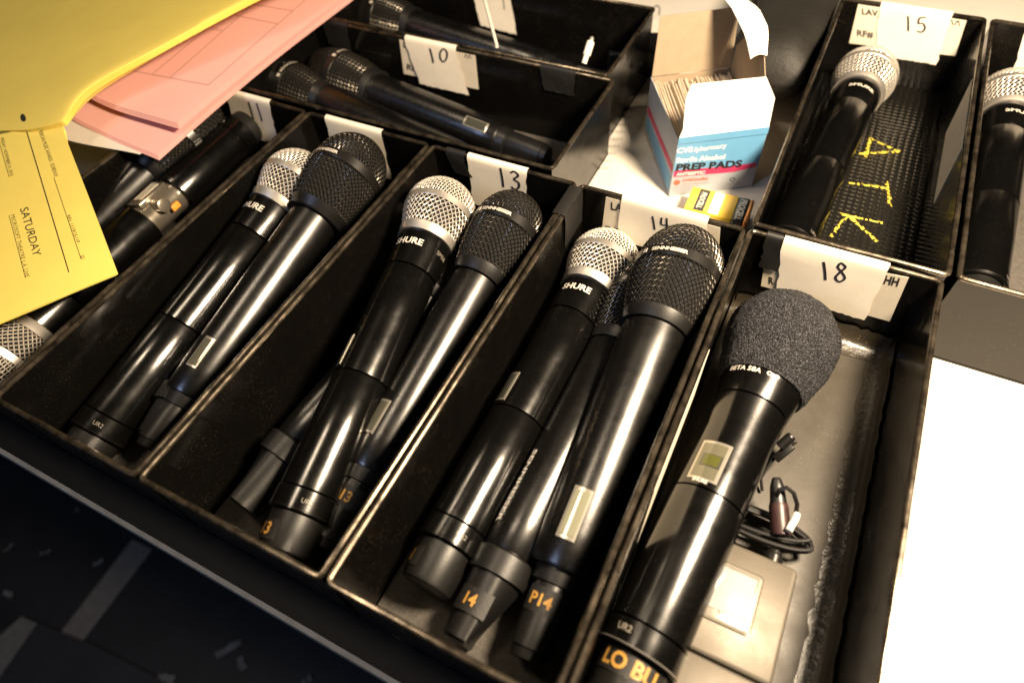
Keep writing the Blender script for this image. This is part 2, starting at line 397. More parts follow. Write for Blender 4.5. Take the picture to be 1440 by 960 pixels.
ragged_strip((ix1, iy0, 3.2), (ix1, iy1, 3.2), 13, (-1, 0, 0), 'lining_tape', M_LTAPE, T18)
ragged_strip((ix0, iy0, 3.2), (ix0, iy1, 3.2), 12, (1, 0, 0), 'lining_tape', M_LTAPE, T18)
ragged_strip((ix0 + 2, iy1, 3.3), (ix1 - 2, iy1, 3.3), 14, (0, -1, 0), 'lining_tape', M_LTAPE, T18, 30)
for (a, b) in ((XA, XB), (XB, XC), (XC, XD)):
    ragged_strip((a + 6, 5.2, 3.0), (b - 6, 5.2, 3.0), 6, (0, 1, 0), 'lining_tape', M_LTAPE, T12 if a == XA else T13 if a == XB else T14, 30, amp=.8)
# yellow letters on tray 15 floor
LET = [[(480, 515), (600, 570)], [(605, 568), (448, 577)], [(492, 518), (470, 594)], [(410, 685), (552, 706)], [(550, 672), (566, 775)], [(535, 640), (545, 650)],
       [(368, 800), (536, 836)], [(402, 812), (342, 888)], [(408, 808), (516, 906)]]
for st in LET:
    a = at(1040 + st[0][0] / 2.667, st[0][1] / 2.667, 3.1); b = at(1040 + st[1][0] / 2.667, st[1][1] / 2.667, 3.1)
    d = (b - a); n = max(2, int(d.length / 1.6)); d.normalize(); s_ = Vector((-d.y, d.x, 0)); mb = MB(); rows = []
    for i in range(n + 1):
        p = a.lerp(b, i / n); w0 = 1.45 + random.uniform(-.8, .4); w1 = 1.45 + random.uniform(-.8, .4)
        rows.append([p + s_ * w0 + Vector((0, 0, .1)), p + Vector((0, 0, .45)), p - s_ * w1 + Vector((0, 0, .1))])
    mb.rings(rows, closed=False); mb.f = [f for f in mb.f if random.random() > .34]
    obj('letter_stroke', mb, M_YTAPE, T15, world=True)
# ------------------------------------------------------------------ tape labels and cards
def tape_label(parent, px, Y, num, nquad, m=M_CLOTH, back=14, name='tape_label', lab=None):
    """px: top-left, top-right (on the rim), bottom-right, bottom-left (hanging in front of the wall at Y)"""
    tl = at(px[0][0], px[0][1], RIM); tr = at(px[1][0], px[1][1], RIM)
    br = aty(px[2][0], px[2][1], Y - 5.4); bl = aty(px[3][0], px[3][1], Y - 5.4)
    wl = Vector((tl.x, Y, 0)); wr = Vector((tr.x, Y, 0)); n = 24
    prof = []   # (y offset from Y, z)  back of rim -> over -> front
    prof += [(.9, RIM - back), (.8, RIM - 6), (.5, RIM - 1.2), (-.6, RIM + .5), (-2.2, RIM + .75), (-3.7, RIM + .3), (-4.6, RIM - 1.5), (-4.85, RIM - 4)]
    mb = MB(); rows = []
    for j in range(n + 1):
        t = j / n; zb = bl.z * (1 - t) + br.z * t
        row = []
        xt = tl.x * (1 - t) + tr.x * t; xb = bl.x * (1 - t) + br.x * t
        for y, z in prof: row.append(Vector((xt, Y + y, z)))
        for k in range(1, 9):
            q = k / 8; z = (RIM - 4) * (1 - q) + zb * q; x = xt * (1 - q) + xb * q
            jit = 0
            if k == 8: z += random.uniform(-.5, .5)
            if j in (0, n): x += random.choice((-.45, .45)) + random.uniform(-.2, .2)
            row.append(Vector((x, Y - 5.1 - .4 * math.sin(q * 2.6 + px[0][0]) * math.sin(t * 3 + px[0][1]) - .5 * q, z)))
        rows.append(row)
    mb.rings(rows, closed=False)
    o = obj(name, mb, m, parent, smooth=60, world=True)
    if lab: o['label'] = lab
    if num:
        d = decal('handwriting', Surf(mb), hand(num), nquad, M_INKB, o, .15)
    return o
def card(parent, q, Y, texts, lab=None):
    P = [aty(u, v, Y - 4.2) for u, v in q]   # tl tr br bl
    P = [Vector((p.x, Y - 4.2, min(p.z, RIM - 3.8))) for p in P]
    mb = MB(); b = [p + Vector((0, .22, 0)) for p in P]
    mb.rings([[P[3], P[2], P[1], P[0]], [b[3], b[2], b[1], b[0]]], True, True)
    o = obj('label_card', mb, M_CARD, parent, smooth=0, world=True); S = Surf(mb)
    for s, qd in texts: decal('print', S, text_mesh(s, .03), qd, M_INK, o)
    if lab: o['label'] = lab
    return o
def Q(x0, y0, x1, y1, h, k=.26):
    """text quad in px: baseline (x0,y0)->(x1,y1), height h px straight up the wall"""
    ux, uy = k * h * -.0, -h
    return [(x0, y0), (x1, y1), (x1 + ux, y1 + uy), (x0 + ux, y0 + uy)]
tape_label(T13, [(668, 205), (752, 226), (738, 303), (666, 286)], LY, '13', [(697, 262), (735, 268), (733, 243), (697, 234)], lab='white cloth tape with 13 written by hand')
tape_label(T13, [(638, 197), (664, 204), (664, 250), (640, 243)], LY, None, None, M_TAPEB, name='black_tape')
card(T14, [(853, 266), (1016, 309), (1010, 358), (845, 333)], LY, [('LAV', Q(859, 295, 884, 300, 11)), ('RF', Q(852, 328, 872, 333, 11))])
tape_label(T14, [(880, 268), (999, 303), (990, 372), (868, 337)], LY, '14', [(911, 322), (944, 326), (942, 306), (912, 303)], lab='white cloth tape with 14 written by hand')
card(T18, [(1078, 352), (1284, 381), (1251, 452), (1070, 402)], LY + 1, [('R', Q(1081, 399, 1088, 400, 10)), ('HH', [(1242, 399), (1262, 403), (1266, 391), (1246, 387)])])
tape_label(T18, [(1108, 322), (1255, 355), (1216, 450), (1092, 412)], LY + 1, '18', [(1148, 393), (1192, 397), (1195, 370), (1150, 367)], lab='white cloth tape with 18 written by hand')
tape_label(T18, [(1083, 318), (1106, 323), (1094, 382), (1068, 374)], LY + 1, None, None, M_TAPEB, name='black_tape')
card(T15, [(1210, -2), (1366, 16), (1343, 79), (1194, 61)], 641, [('LAV_', Q(1212, 22, 1241, 26, 10)), ('RF#', Q(1205, 52, 1228, 55, 10)), ('HH', [(1332, 34), (1350, 37), (1352, 26), (1334, 23)])])
tape_label(T15, [(1244, -8), (1343, 6), (1317, 91), (1230, 77)], 641, '15', [(1266, 44), (1304, 47), (1306, 24), (1270, 22)], lab='white cloth tape with 15 written by hand')
card(T10, [(560, 49), (667, 68), (673, 126), (568, 104)], 441.5, [('LAV', Q(567, 67, 582, 69, 9)), ('RF', Q(572, 98, 585, 101, 8)), ('HH', Q(653, 81, 663, 83, 8))])
tape_label(T10, [(581, 41), (653, 55), (659, 134), (591, 118)], 441.5, '10', [(600, 90), (632, 88), (632, 68), (598, 68)], lab='white cloth tape with 10 written by hand')
tape_label(T10, [(771, 78), (819, 89), (808, 136), (765, 126)], 441.5, None, None, M_TAPEB, name='black_tape')
tape_label(T10, [(460, 22), (494, 30), (494, 72), (462, 62)], 441.5, None, None, M_TAPEB, name='black_tape')
tape_label(T12, [(468, 154), (546, 176), (551, 252), (478, 236)], LY, None, None, lab='plain white cloth tape behind the big black grille')
tape_label(T11, [(325, 120), (388, 136), (391, 202), (335, 190)], LY, '11', [(350, 168), (374, 172), (368, 146), (345, 142)], lab='white cloth tape with 11 written by hand')
tape_label(T9, [(674, -46), (728, -36), (727, 49), (677, 36)], 567, '1', [(700, 14), (716, 14), (714, -8), (702, -8)], lab='white cloth tape at the top edge of the picture')
tape_label(T16, [(1446, 40), (1560, 60), (1530, 125), (1423, 106)], 641, None, None, lab='white cloth tape cut by the right edge of the picture')
# black tape wrapped over the rims between trays 13 and 14
mb = MB(); rows = []
pa = at(779, 300, RIM); pb = at(806, 262, RIM)
for i in range(9):
    y = pa.y + (pb.y - pa.y) * i / 8; jj = random.uniform(-.3, .3)
    rows.append([Vector((XC - 6.2, y, RIM - 26 + jj)), Vector((XC - 5.6, y, RIM - 5)), Vector((XC - 4.6, y, RIM + .2)), Vector((XC - 2, y, RIM + .8)), Vector((XC + 2, y, RIM + .8)), Vector((XC + 4.6, y, RIM + .2)), Vector((XC + 5.4, y, RIM - 5)), Vector((XC + 5.2, y, RIM - 30 + jj))])
obj('black_tape', mb.rings(rows, closed=False), M_TAPEB, T14, smooth=60, world=True)
# cards on side walls (tray 18 left wall, tray 15 right wall)
def side_card(parent, X, q, dx, texts=()):
    P = []
    for u, v in q:
        d = ray(u, v); P.append(CAM + d * ((X - CAM.x) / d.x))
    mb = MB(); b = [p + Vector((dx, 0, 0)) for p in P]; mb.rings([P, b], True, True)
    return obj('side_card', mb, M_CARD, parent, smooth=0, world=True)
def plate(P, th):
    """thin slab through 3-D points, thickness along its own normal"""
    n = (P[1] - P[0]).cross(P[-1] - P[0]).normalized() * th; mb = MB()
    return mb.rings([P, [p + n for p in P]], True, True)
sx = XD + 4.2
P = [Vector((sx + .3, 208, 68)), Vector((sx + .3, 112, 68)), Vector((sx + .3, 96, 34)), Vector((sx + .3, 196, 34))]
obj('side_card', plate(P, .25), M_CARD, T18, smooth=0, world=True)
sx = 133 - 4.3
P = [Vector((sx, 545, 71)), Vector((sx, 450, 71)), Vector((sx, 436, 30)), Vector((sx, 531, 30))]
obj('side_card', plate(P, .25), M_CARD, T15, smooth=0, world=True)
# ------------------------------------------------------------------ microphones
def mic_root(name, head, tail, L, label, roll=0, group='handheld microphones in the trays'):
    """head: ball centre, tail: point on the axis at the tail; local z runs from tail end (0) to head (L)"""
    H = Vector(head); T = Vector(tail); z = (H - T).normalized(); base = H - z * L
    x = Vector((0, 0, 1)) - z * z.z; x.normalize(); y = z.cross(x)
    Mx = Matrix((x, y, z)).transposed() @ Matrix.Rotation(roll, 3, 'Z')
    r = thing(name, base, label, 'microphone', group); r.rotation_mode = 'QUATERNION'; r.rotation_quaternion = Mx.to_quaternion()
    return r
def wire(mb, pts, nrm, r):
    """square-section wire through pts with given outward normals"""
    rs = []
    for i, p in enumerate(pts):
        t = pts[min(i + 1, len(pts) - 1)] - pts[max(i - 1, 0)]
        if t.length < 1e-6: continue
        t.normalize(); n = nrm[i]; s = t.cross(n).normalized()
        rs.append([p + n * r, p + s * r, p - n * r, p - s * r])
    if len(rs) > 1: mb.rings(rs, True, True)
_gc = {}
def dome_mesh(R, h, pitch, wr):
    """woven wire dome: square mesh pressed over an ellipsoid of radius R and height h (z up)"""
    k = ('d', R, h, pitch, wr)
    if k in _gc: return _gc[k]
    mb = MB(); N = int(R * PI / 2 / pitch) + 1
    def S(a, b):
        rho = math.hypot(a, b); 
        th = min(rho / R, PI / 2); ph = math.atan2(b, a)
        return Vector((R * math.sin(th) * math.cos(ph), R * math.sin(th) * math.sin(ph), h * math.cos(th)))
    lim = R * PI / 2
    for fam in (0, 1):
        for i in range(-N, N + 1):
            pts = []; nr = []
            a = i * pitch
            if abs(a) >= lim: continue
            bm = math.sqrt(lim * lim - a * a); js = [j for j in range(-N, N + 1) if abs(j * pitch) < bm]
            bl = [-bm] + [j * pitch for j in js] + [bm]; jj = [js[0] - 1] + js + [js[-1] + 1] if js else []
            if not js: continue
            for j, b in zip(jj, bl):
                p = S(a, b) if fam == 0 else S(b, a)
                n = Vector((p.x / R ** 2, p.y / R ** 2, p.z / h ** 2)).normalized()
                sg = (1 if (i + j) % 2 == 0 else -1) * (1 if fam == 0 else -1)
                pts.append(p + n * sg * wr * .85); nr.append(n)
            wire(mb, pts, nr, wr)
    _gc[k] = mb; return mb
def skirt_mesh(prof, pitch, wr):
    """woven helical wires on a surface of revolution; prof = [(z, r)...] from low z to high z"""
    k = ('s', tuple(prof), pitch, wr)
    if k in _gc: return _gc[k]
    mb = MB(); zs = [p[0] for p in prof]
    def rad(z):
        for (z0, r0), (z1, r1) in zip(prof, prof[1:]):
            if z <= z1 + 1e-6: return r0 + (r1 - r0) * (z - z0) / (z1 - z0)
        return prof[-1][1]
    rm = max(p[1] for p in prof); n = int(2 * PI * rm / (pitch * 1.45)); Hh = zs[-1] - zs[0]
    m = max(3, int(Hh / (pitch * .72))); da = PI / n
    for fam in (1, -1):
        for i in range(n):
            pts = []; nr = []
            for j in range(m + 1):
                z = zs[0] + Hh * j / m; r = rad(z); a = 2 * PI * i / n + fam * da * j
                e = Vector((math.cos(a), math.sin(a), 0)); sg = (1 if j % 2 else -1) * fam
                pts.append(Vector((e.x * r, e.y * r, z)) + e * sg * wr * .85); nr.append(e)
            wire(mb, pts, nr, wr)
    _gc[k] = mb; return mb
def shift(mb, dz):
    o = MB(); o.v = [p + Vector((0, 0, dz)) for p in mb.v]; o.f = mb.f; return o
def wrap_text(parent, s, z, ang, rf, h, m, width=None, along=False, bold=.0, name='print'):
    V, F, asp = text_mesh(s, bold); w = width or h * asp; mb = MB()
    for x, y in V:
        if along: zz = z - (x - .5) * w; arc = (y - .5) * h
        else: zz = z + (y - .5) * h; arc = (x - .5) * w
        r = rf + .12; a = ang + arc / r
        mb.v.append(Vector((r * math.cos(a), r * math.sin(a), zz)))
    mb.f = [f if True else f for f in F]
    return obj(name, mb, m, parent, smooth=0)
def window(parent, z, hz, ang, wa, r, glass=M_LCD, frame=M_LCDF, name='display'):
    """curved display: frame and glass set on the tube"""
    def patch(z0, z1, a0, a1, r0, r1, n=8):
        mb = MB(); rs = []
        for i in range(n + 1):
            a = a0 + (a1 - a0) * i / n; c_, s_ = math.cos(a), math.sin(a)
            rs.append([Vector((c_ * rr, s_ * rr, zz)) for rr, zz in ((r0, z0), (r1 - .25, z0), (r1, z0 + .3), (r1, z1 - .3), (r1 - .25, z1), (r0, z1))])
        return mb.rings(rs, True, True)
    d = wa / r
    f = obj(name, patch(z - hz, z + hz, ang - d, ang + d, r - 1, r + .7), frame, parent)
    k = .78
    obj('glass', patch(z - hz * .86, z + hz * .86, ang - d * k, ang + d * k, r - .5, r + .95), glass, f)
    return f
def ringband(parent, z, h, r0, r1, m, name):
    return obj(name, MB().lathe([(z - h / 2, r1 - .8), (z - h / 2, r0 - .4), (z - h / 2 + .5, r0), (z + h / 2 - .5, r1), (z + h / 2, r1 - .5), (z + h / 2, r1 - 1.5)], 56, False, False), m, parent)
def silver_mic(head, tail, label, L=252, R=25.5, num=None, text='SHURE', tang=-.55, lcd=-.85, numang=-.3, model='SM58', roll=0, tailcol=None, open_batt=0, name='handheld_microphone'):
    r = mic_root(name, head, tail, L + open_batt, label, roll); Z = lambda s: L + open_batt - s
    k = R / 25.5
    g = obj('grille', shift(dome_mesh(R, R, 2.9, .38), Z(-2.6)), M_SILV, r, smooth=0)
    obj('grille_skirt', shift(skirt_mesh([(0, 19.6 * k), (8, 22.4 * k), (14, 24.3 * k), (18.6, 25.3 * k)], 2.75, .38), Z(21.5)), M_SILV, r, smooth=0)
    obj('foam_core', MB().lathe([(Z(22), 18.6 * k), (Z(12), 22.4 * k), (Z(2), 24.2 * k)] + [(Z(0) + 24.3 * k * math.sin(a), max(.1, 24.3 * k * math.cos(a))) for a in [i * PI / 16 for i in range(1, 9)]], 40), M_CORE, r)
    ringband(r, Z(0), 5.4, R + .55, R + .55, M_BAND, 'centre_band')
    ringband(r, Z(25), 7.0, 19.4 * k, 21.3 * k, M_BAND, 'grille_collar')
    obj('head_base', MB().lathe([(Z(56), 17), (Z(55.7), 18.3), (Z(40), 18.7), (Z(30), 19.0 * k), (Z(28.6), 18.9 * k), (Z(28.4), 17)], 56), M_MIC, r)
    jo = 139
    obj('upper_body', MB().lathe([(Z(jo - .3), 17.2), (Z(jo - .7), 18.1), (Z(120), 17.9), (Z(95), 17.7), (Z(57.4), 18.2), (Z(57), 18.0), (Z(56.6), 17)], 56), M_MIC, r)
    e = open_batt
    if e:
        obj('battery_chassis', MB().lathe([(Z(jo + e + 2), 13.0), (Z(jo - 4), 13.6)], 40), M_BATTCH, r)
        bc = MB().box(10.5, 16.5, -9, 9, Z(jo + e - 3), Z(jo + 4), 1.2); obj('battery_door', bc, M_BATTCH, r)
        obj('battery_sticker', MB().box(16.6, 16.8, -5.5, 5.5, Z(jo + e - 6), Z(jo + 10)), M_CARD, r, smooth=0)
        wrap_text(r, 'PUSH TO OPEN', Z(jo + e * .5), 0, 16.9, 3, M_PRINTD, along=True)
        obj('latch', MB().lathe([(-5, 5.5), (5, 5.5), (5.5, 4)], 24).xf(Matrix.Translation(Vector((7, -15, Z(jo + e * .42)))) @ Matrix.Rotation(PI / 2, 4, 'X')), M_BATTCH, r)
        obj('orange_tab', MB().box(-2, 3, -20, -16.5, Z(jo + e * .72), Z(jo + e * .5), .8), M_ORANGE, r)
    ea = e
    obj('lower_body', MB().lathe([(Z(213 + ea), 17.2), (Z(212.6 + ea), 18.0), (Z(180 + ea), 18.1), (Z(jo + .8 + ea), 18.0), (Z(jo + .4 + ea), 17.8), (Z(jo + ea), 17)], 56), M_MIC, r)
    obj('end_ring', MB().lathe([(Z(226.5 + ea), 14), (Z(226.5 + ea), 17.9), (Z(225.8 + ea), 18.5), (Z(214 + ea), 18.4), (Z(213.5 + ea), 18.1), (Z(213.4 + ea), 17)], 56), M_MIC, r)
    ringband(r, Z(225.2 + ea), .9, 18.7, 18.7, M_BANDB, 'end_trim')
    obj('battery_cup', MB().lathe([(Z(L + ea), 11.5), (Z(L - .3 + ea), 13.6), (Z(L - 1.2 + ea), 14.6), (Z(L - 3 + ea), 15.1), (Z(232 + ea), 15.6), (Z(227 + ea), 15.7)], 48, True, False), M_RUB, r)
    if text: wrap_text(r, text, Z(38.5), tang, 18.85, 5.2, M_PRINTG, width=22, bold=.03)
    if model: wrap_text(r, model, Z(38.5), tang + 1.45, 18.85, 3.2, M_PRINTD)
    if lcd is not None: window(r, Z(jo - 14), 11, lcd, 5.2, 17.8, M_LCDD)
    wrap_text(r, 'UR2', Z(220 + ea), .7 + tang, 18.5, 2.6, M_PRINTD)
    if num:
        obj('number_tape', MB().rings([[Vector((15.8 * math.cos(a), 15.8 * math.sin(a), z)) for z in (Z(233 + ea), Z(244 + ea))] for a in [numang - .55 + i * .11 for i in range(11)]], closed=False), M_TAPEB, r)
        wrap_text(r, num, Z(238.5 + ea), numang, 15.95, 7.0, M_GOLD, bold=.03, name='number')
    return r
def black_mic(head, tail, label, L=252, R=25, hs=37, br=19, num=None, lcd=-.3, glass=M_LCDP, numang=-.2, chisel=0, tr=12.5, roll=0, text_along=None, brand_ang=.1, bodyend=205, name='handheld_microphone', lcd_z=175, lw=4.5, lh=12):
    r = mic_root(name, head, tail, L, label, roll); Z = lambda s: L - s; k = R / 25
    obj('grille', shift(dome_mesh(R, hs - 1.5, 2.75, .33), Z(-2.5)), M_DARKW, r, smooth=0)
    lo = 38
    sk = [(0, R * .80), (10, R * .90), (22, R * .975), (lo - 4.5, R * 1.0)]
    obj('grille_skirt', shift(skirt_mesh(sk, 2.6, .34), Z(lo)), M_DARKW, r, smooth=0)
    obj('foam_core', MB().lathe([(Z(lo) + z, q - 1.3) for z, q in sk] + [(Z(-2.5) + (hs - 3) * math.sin(a), max(.1, (R - 1.3) * math.cos(a))) for a in [i * PI / 16 for i in range(1, 9)]], 40), M_CORE, r)
    ringband(r, Z(1), 7.6, R + .8, R + .8, M_BANDB, 'centre_band')
    ringband(r, Z(lo + 4), 9, br + .6, R * .83, M_RUB, 'grille_collar')
    be = bodyend
    obj('body', MB().lathe([(Z(be + 1), br * .6), (Z(be), br * .84), (Z(be - 2), br * .90), (Z(be - 20), br * .95), (Z(130), br * .97), (Z(70), br), (Z(lo + 9), br + .3), (Z(lo + 8.4), br - .6)], 64), M_MIC2, r)
    wrap_text(r, 'SENNHEISER', Z(1), brand_ang, R + .85, 2.7, M_PRINTG, width=24, bold=.03)
    sq = MB().box(R + .8, R + 1.0, -1.6, 1.6, -1.6, 1.6); sq.xf(Matrix.Translation(Vector((0, 0, Z(1)))) @ Matrix.Rotation(brand_ang - .62, 4, 'Z')); obj('logo', sq, M_PRINTG, r, smooth=0)
    if lcd is not None: window(r, Z(lcd_z), lh, lcd, lw, br * .96, glass)
    if chisel:
        obj('tail_collar', MB().lathe([(Z(be + 14), br * .7), (Z(be + 13.5), br * 1.0), (Z(be + 1.5), br * 1.04), (Z(be + .5), br * .98), (Z(be), br * .8)], 48), M_RUB, r)
        def cut(p):
            t = (Z(be + 14) - p.z) / max(1, (L - be - 14)); lim = br * .86 * (1 - .85 * max(0, t)) * chisel
            q = p.copy()
            if chisel > 0 and q.y > lim: q.y = lim
            if chisel < 0 and q.y < lim: q.y = lim
            return q
        obj('antenna_tail', MB().lathe([(0.1, br * .6), (1.5, br * .72), (L - be - 14, br * .86), (L - be - 13, br * .8)], 48, fn=cut), M_RUB, r)
        nr = br * .84; nz = (L - be) * .40
    else:
        obj('antenna_neck', MB().lathe([(Z(be + 9), tr * .8), (Z(be + 8), tr * 1.05), (Z(be - 1), tr * 1.1)], 40), M_RUB, r)
        def sqr(p):
            q = p.copy(); q.y *= .92; return q
        obj('antenna_tail', MB().lathe([(0.1, tr * .7), (1.2, tr * .86), (6, tr * .9), (6.4, tr * 1.0), (L - be - 14, tr), (L - be - 8.5, tr * .92), (L - be - 8, tr * .7)], 40, fn=sqr), M_RUB, r)
        nr = tr; nz = (L - be) * .62
    if num:
        obj('number_tape', MB().rings([[Vector(((nr + .15) * math.cos(a), (nr + .15) * math.sin(a), z)) for z in (nz + 6.5, nz - 6.5)] for a in [numang - .75 + i * .15 for i in range(11)]], closed=False), M_TAPEB, r)
        wrap_text(r, num, nz, numang, nr + .4, 6.4, M_GOLD, bold=.03, name='number')
    if text_along: wrap_text(r, text_along[0], Z(text_along[1]), text_along[2], br + .05, 3.4, M_PRINTG, width=48, along=True, bold=.03)
    return r
def hp(u, v, z): return rel(u, v, z)
# tray 13
silver_mic(hp(617, 303, -14), hp(398, 775, -46), 'microphone with a large silver ball grille in tray 13', L=248, num='13', numang=-.55, tang=-.2, lcd=-.98)
black_mic(hp(711, 325, -17), hp(465, 757, -58), 'black grilled microphone leaning right beside the silver ball in tray 13', L=240, R=24.5, hs=30, br=16.8, num='13', lcd=-.42, lw=4.0, lh=11.5, numang=.1, brand_ang=-.1, bodyend=190, lcd_z=160)
black_mic(hp(650, 366, -46), hp(345, 705, -55), 'microphone mostly hidden underneath the others in tray 13, chisel tail showing', L=226, R=24, br=17, lcd=None, chisel=-1, bodyend=178, num=None)
# tray 12
silver_mic(hp(414, 260, -18), hp(140, 610, -54), 'microphone with a silver ball grille half behind a black grille in tray 12', L=240, num=None, tang=-.15, lcd=None, model=None)
black_mic(hp(487, 247, -12), hp(220, 622, -56), 'microphone with a big black grille against the tape in tray 12', L=240, R=28, br=18, hs=34, lcd=.1, lw=3.8, lh=11.5, bodyend=200, lcd_z=172, brand_ang=-.2)
black_mic(hp(462, 275, -46), hp(222, 612, -56), 'microphone buried below the two others in tray 12', L=236, R=24, br=16.5, lcd=.0, glass=M_LCD, bodyend=198, chisel=1)
# tray 14
silver_mic(hp(847, 374, -44), hp(600, 822, -54), 'microphone with a silver ball grille in tray 14', L=250, num='4', numang=-.95, tang=-.2, lcd=-.8, model=None)
black_mic(hp(952, 387, -15), hp(740, 925, -56), 'largest black grilled microphone, in tray 14 with a pale lit display', L=247, R=28, br=20, hs=34.5, num='P14', lcd=-.1, lw=5.2, lh=14.5, glass=M_LCD, numang=-.2, brand_ang=-.25, bodyend=200, tr=12.5, lcd_z=172)
black_mic(hp(900, 425, -46), hp(650, 908, -56), 'black microphone lying between and under the other two in tray 14', L=246, R=24, br=17.5, lcd=None, chisel=1, bodyend=196, num='14', numang=-.3, text_along=('SENNHEISER', 160, -.75))
# tray 11
silver_mic(hp(2, 503, -36), hp(347, 180, -33), 'microphone with its battery compartment open, lying head down in tray 11', L=250, open_batt=36, tang=2.6, lcd=None, model=None, roll=.3)
black_mic(hp(262, 190, -20), hp(60, 385, -56), 'black microphone tucked beneath the pink papers in tray 11', L=235, R=22, br=16, lcd=None)
# tray 10 and tray 9
black_mic(hp(480, 110, -42), hp(735, 210, -58), 'black microphone lying crosswise in the middle of tray 10', L=236, R=26, br=17.5, lcd=-.5, glass=M_LCDD, bodyend=186, roll=0, lcd_z=165, brand_ang=.5)
black_mic(hp(412, 124, -44), hp(640, 222, -58), 'black microphone half hidden behind the near wall of tray 10', L=236, R=24, br=17.5, lcd=None)
black_mic(hp(536, 24, -44), hp(790, 103, -58), 'dark microphone in the tray at the top edge of the picture', L=240, R=25, br=18, lcd=None)
# trays 15 and 16
silver_mic(hp(1215, 112, -44), hp(1108, 345, -54), 'microphone with a silver ball grille alone in tray 15', L=240, R=26.5, tang=.1, lcd=None, model=None, name='handheld_microphone')
silver_mic(hp(1418, 145, -45), hp(1372, 402, -54), 'microphone cut by the right edge of the picture in tray 16', L=230, R=26.5, tang=.2, lcd=None, model=None)
# tray 18: foam topped microphone
def foam_mic():
    L = 236; r = mic_root('handheld_microphone', hp(1096, 486, -34), hp(866, 990, -50), L, 'microphone with a round black foam windscreen in tray 18'); Z = lambda s: L - s
    import mathutils.noise as mn
    mb = MB(); rs = []; nA, nS = 150, 90
    for i in range(nS + 1):
        t = i / nS
        a = PI * t * .86
        for_r = []
        for j in range(nA):
            b = 2 * PI * j / nA
            rr = 34 * math.sin(a) ** .9 if a > 0 else 0; zz = Z(0) + (33 if a < 1.57 else 42) * math.cos(a) + 2
            if a > 1.4: rr = max(rr, 25.0 + (34 - 25) * max(0, 1 - (a - 1.4) / 1.25) ** .75)
            p = Vector((rr * math.cos(b), rr * math.sin(b), zz))
            n = Vector((math.cos(b) * math.sin(a), math.sin(b) * math.sin(a), math.cos(a)))
            d = mn.noise(p * .9) * .55 + mn.noise(p * .45 + Vector((7, 3, 1))) * .5 + mn.noise(p * .08) * .8
            for_r.append(p + n * d)
        rs.append(for_r)
    mb.rings(rs, True, True)
    obj('foam_windscreen', mb, M_FOAM, r, smooth=80)
    obj('head_base', MB().lathe([(Z(52.6), 19), (Z(52), 21.2), (Z(34), 23.9), (Z(25), 25.2), (Z(22), 25.4), (Z(20.5), 24.6), (Z(20), 20)], 64), M_MIC, r)
    obj('upper_body', MB().lathe([(Z(117), 19), (Z(116.7), 20.4), (Z(95), 19.9), (Z(75), 19.5), (Z(53.4), 21.1), (Z(53), 20)], 64), M_MIC, r)
    obj('lower_body', MB().lathe([(Z(193), 19), (Z(192.7), 20.3), (Z(150), 20.5), (Z(118), 20.5), (Z(117.4), 19)], 64), M_MIC, r)
    obj('end_ring', MB().lathe([(Z(207), 15), (Z(207), 19.9), (Z(206), 20.6), (Z(194.2), 20.5), (Z(193.4), 19)], 64), M_MIC, r)
    ringband(r, Z(205.6), 1.0, 20.9, 20.9, M_BAND, 'end_trim')
    obj('battery_cup', MB().lathe([(0, 10), (.4, 14), (3, 16), (Z(208), 16.8)], 48), M_RUB, r)
    window(r, Z(101), 12.5, -.42, 8.5, 19.7, mat('lcd_smoked', (.10, .095, .065), .08, spec=.8), M_LCDF)
    window(r, Z(101), 4.0, -.36, 5.6, 20.2, mat('lcd_green', (.065, .068, .018), .1), M_LCDD, 'display_glow')
    wrap_text(r, 'BETA 58A', Z(38), -.55, 23.5, 3.4, M_PRINTG, bold=.02)
    wrap_text(r, 'O|O', Z(38), .15, 23.5, 3.8, M_PRINTG, bold=.03)
    wrap_text(r, 'SHURE', Z(114), -.42, 20.6, 2.2, M_PRINTG, bold=.03)
    wrap_text(r, 'UR2', Z(199), -.55, 20.6, 3.4, M_PRINTD, bold=.02)
    obj('number_tape', MB().rings([[Vector((16.9 * math.cos(a), 16.9 * math.sin(a), z)) for z in (Z(207.6), Z(219))] for a in [-1.2 + i * .12 for i in range(19)]], closed=False), M_TAPEB, r)
    wrap_text(r, 'LO BU', Z(213.0), -.10, 17.15, 8.0, M_GOLD, bold=.035, name='lettering')
foam_mic()
# ------------------------------------------------------------------ bodypack, cable, lavalier
bp = thing('bodypack_transmitter', (78, 70, 3.3), 'silver bodypack transmitter with a bright screen under the foam microphone', 'transmitter')
x0, x1, y0, y1 = 36, 98, 20, 122; zt = 24
obj('case', MB().box(x0, x1, y0 + 40.6, y1, 3.3, zt, 3), M_PACK, bp, world=True)
obj('battery_door', MB().box(x0, x1, y0, y0 + 40, 3.3, zt - .3, 3), M_PACK, bp, world=True)
mbd = MB().box(57, 83, 78, 110, zt - .2, zt + .7, 2.5); d = obj('display', mbd, M_LCDF, bp, world=True)
obj('glass', MB().box(60, 80, 84, 107, zt + .72, zt + .95, .5), M_DISP, d, world=True)
decal('print', Surf(mbd), text_mesh('SHURE', .02), [(1008, 862), (1046, 872), (1047, 865), (1009, 855)], M_INK, d)
for xx in (48, 86): obj('connector', MB().lathe([(0, 5), (6, 5), (6.5, 4.5), (9, 4.2)], 24).xf(Matrix.Translation(Vector((xx, y1 - .5, 14))) @ Matrix.Rotation(-PI / 2, 4, 'X')), M_BANDB, bp, world=True)
cb = thing('lavalier_cable', (85, 145, 3.3), 'thin black coiled cable with a plug above the silver bodypack', 'cable')
mb = MB(); pts = []
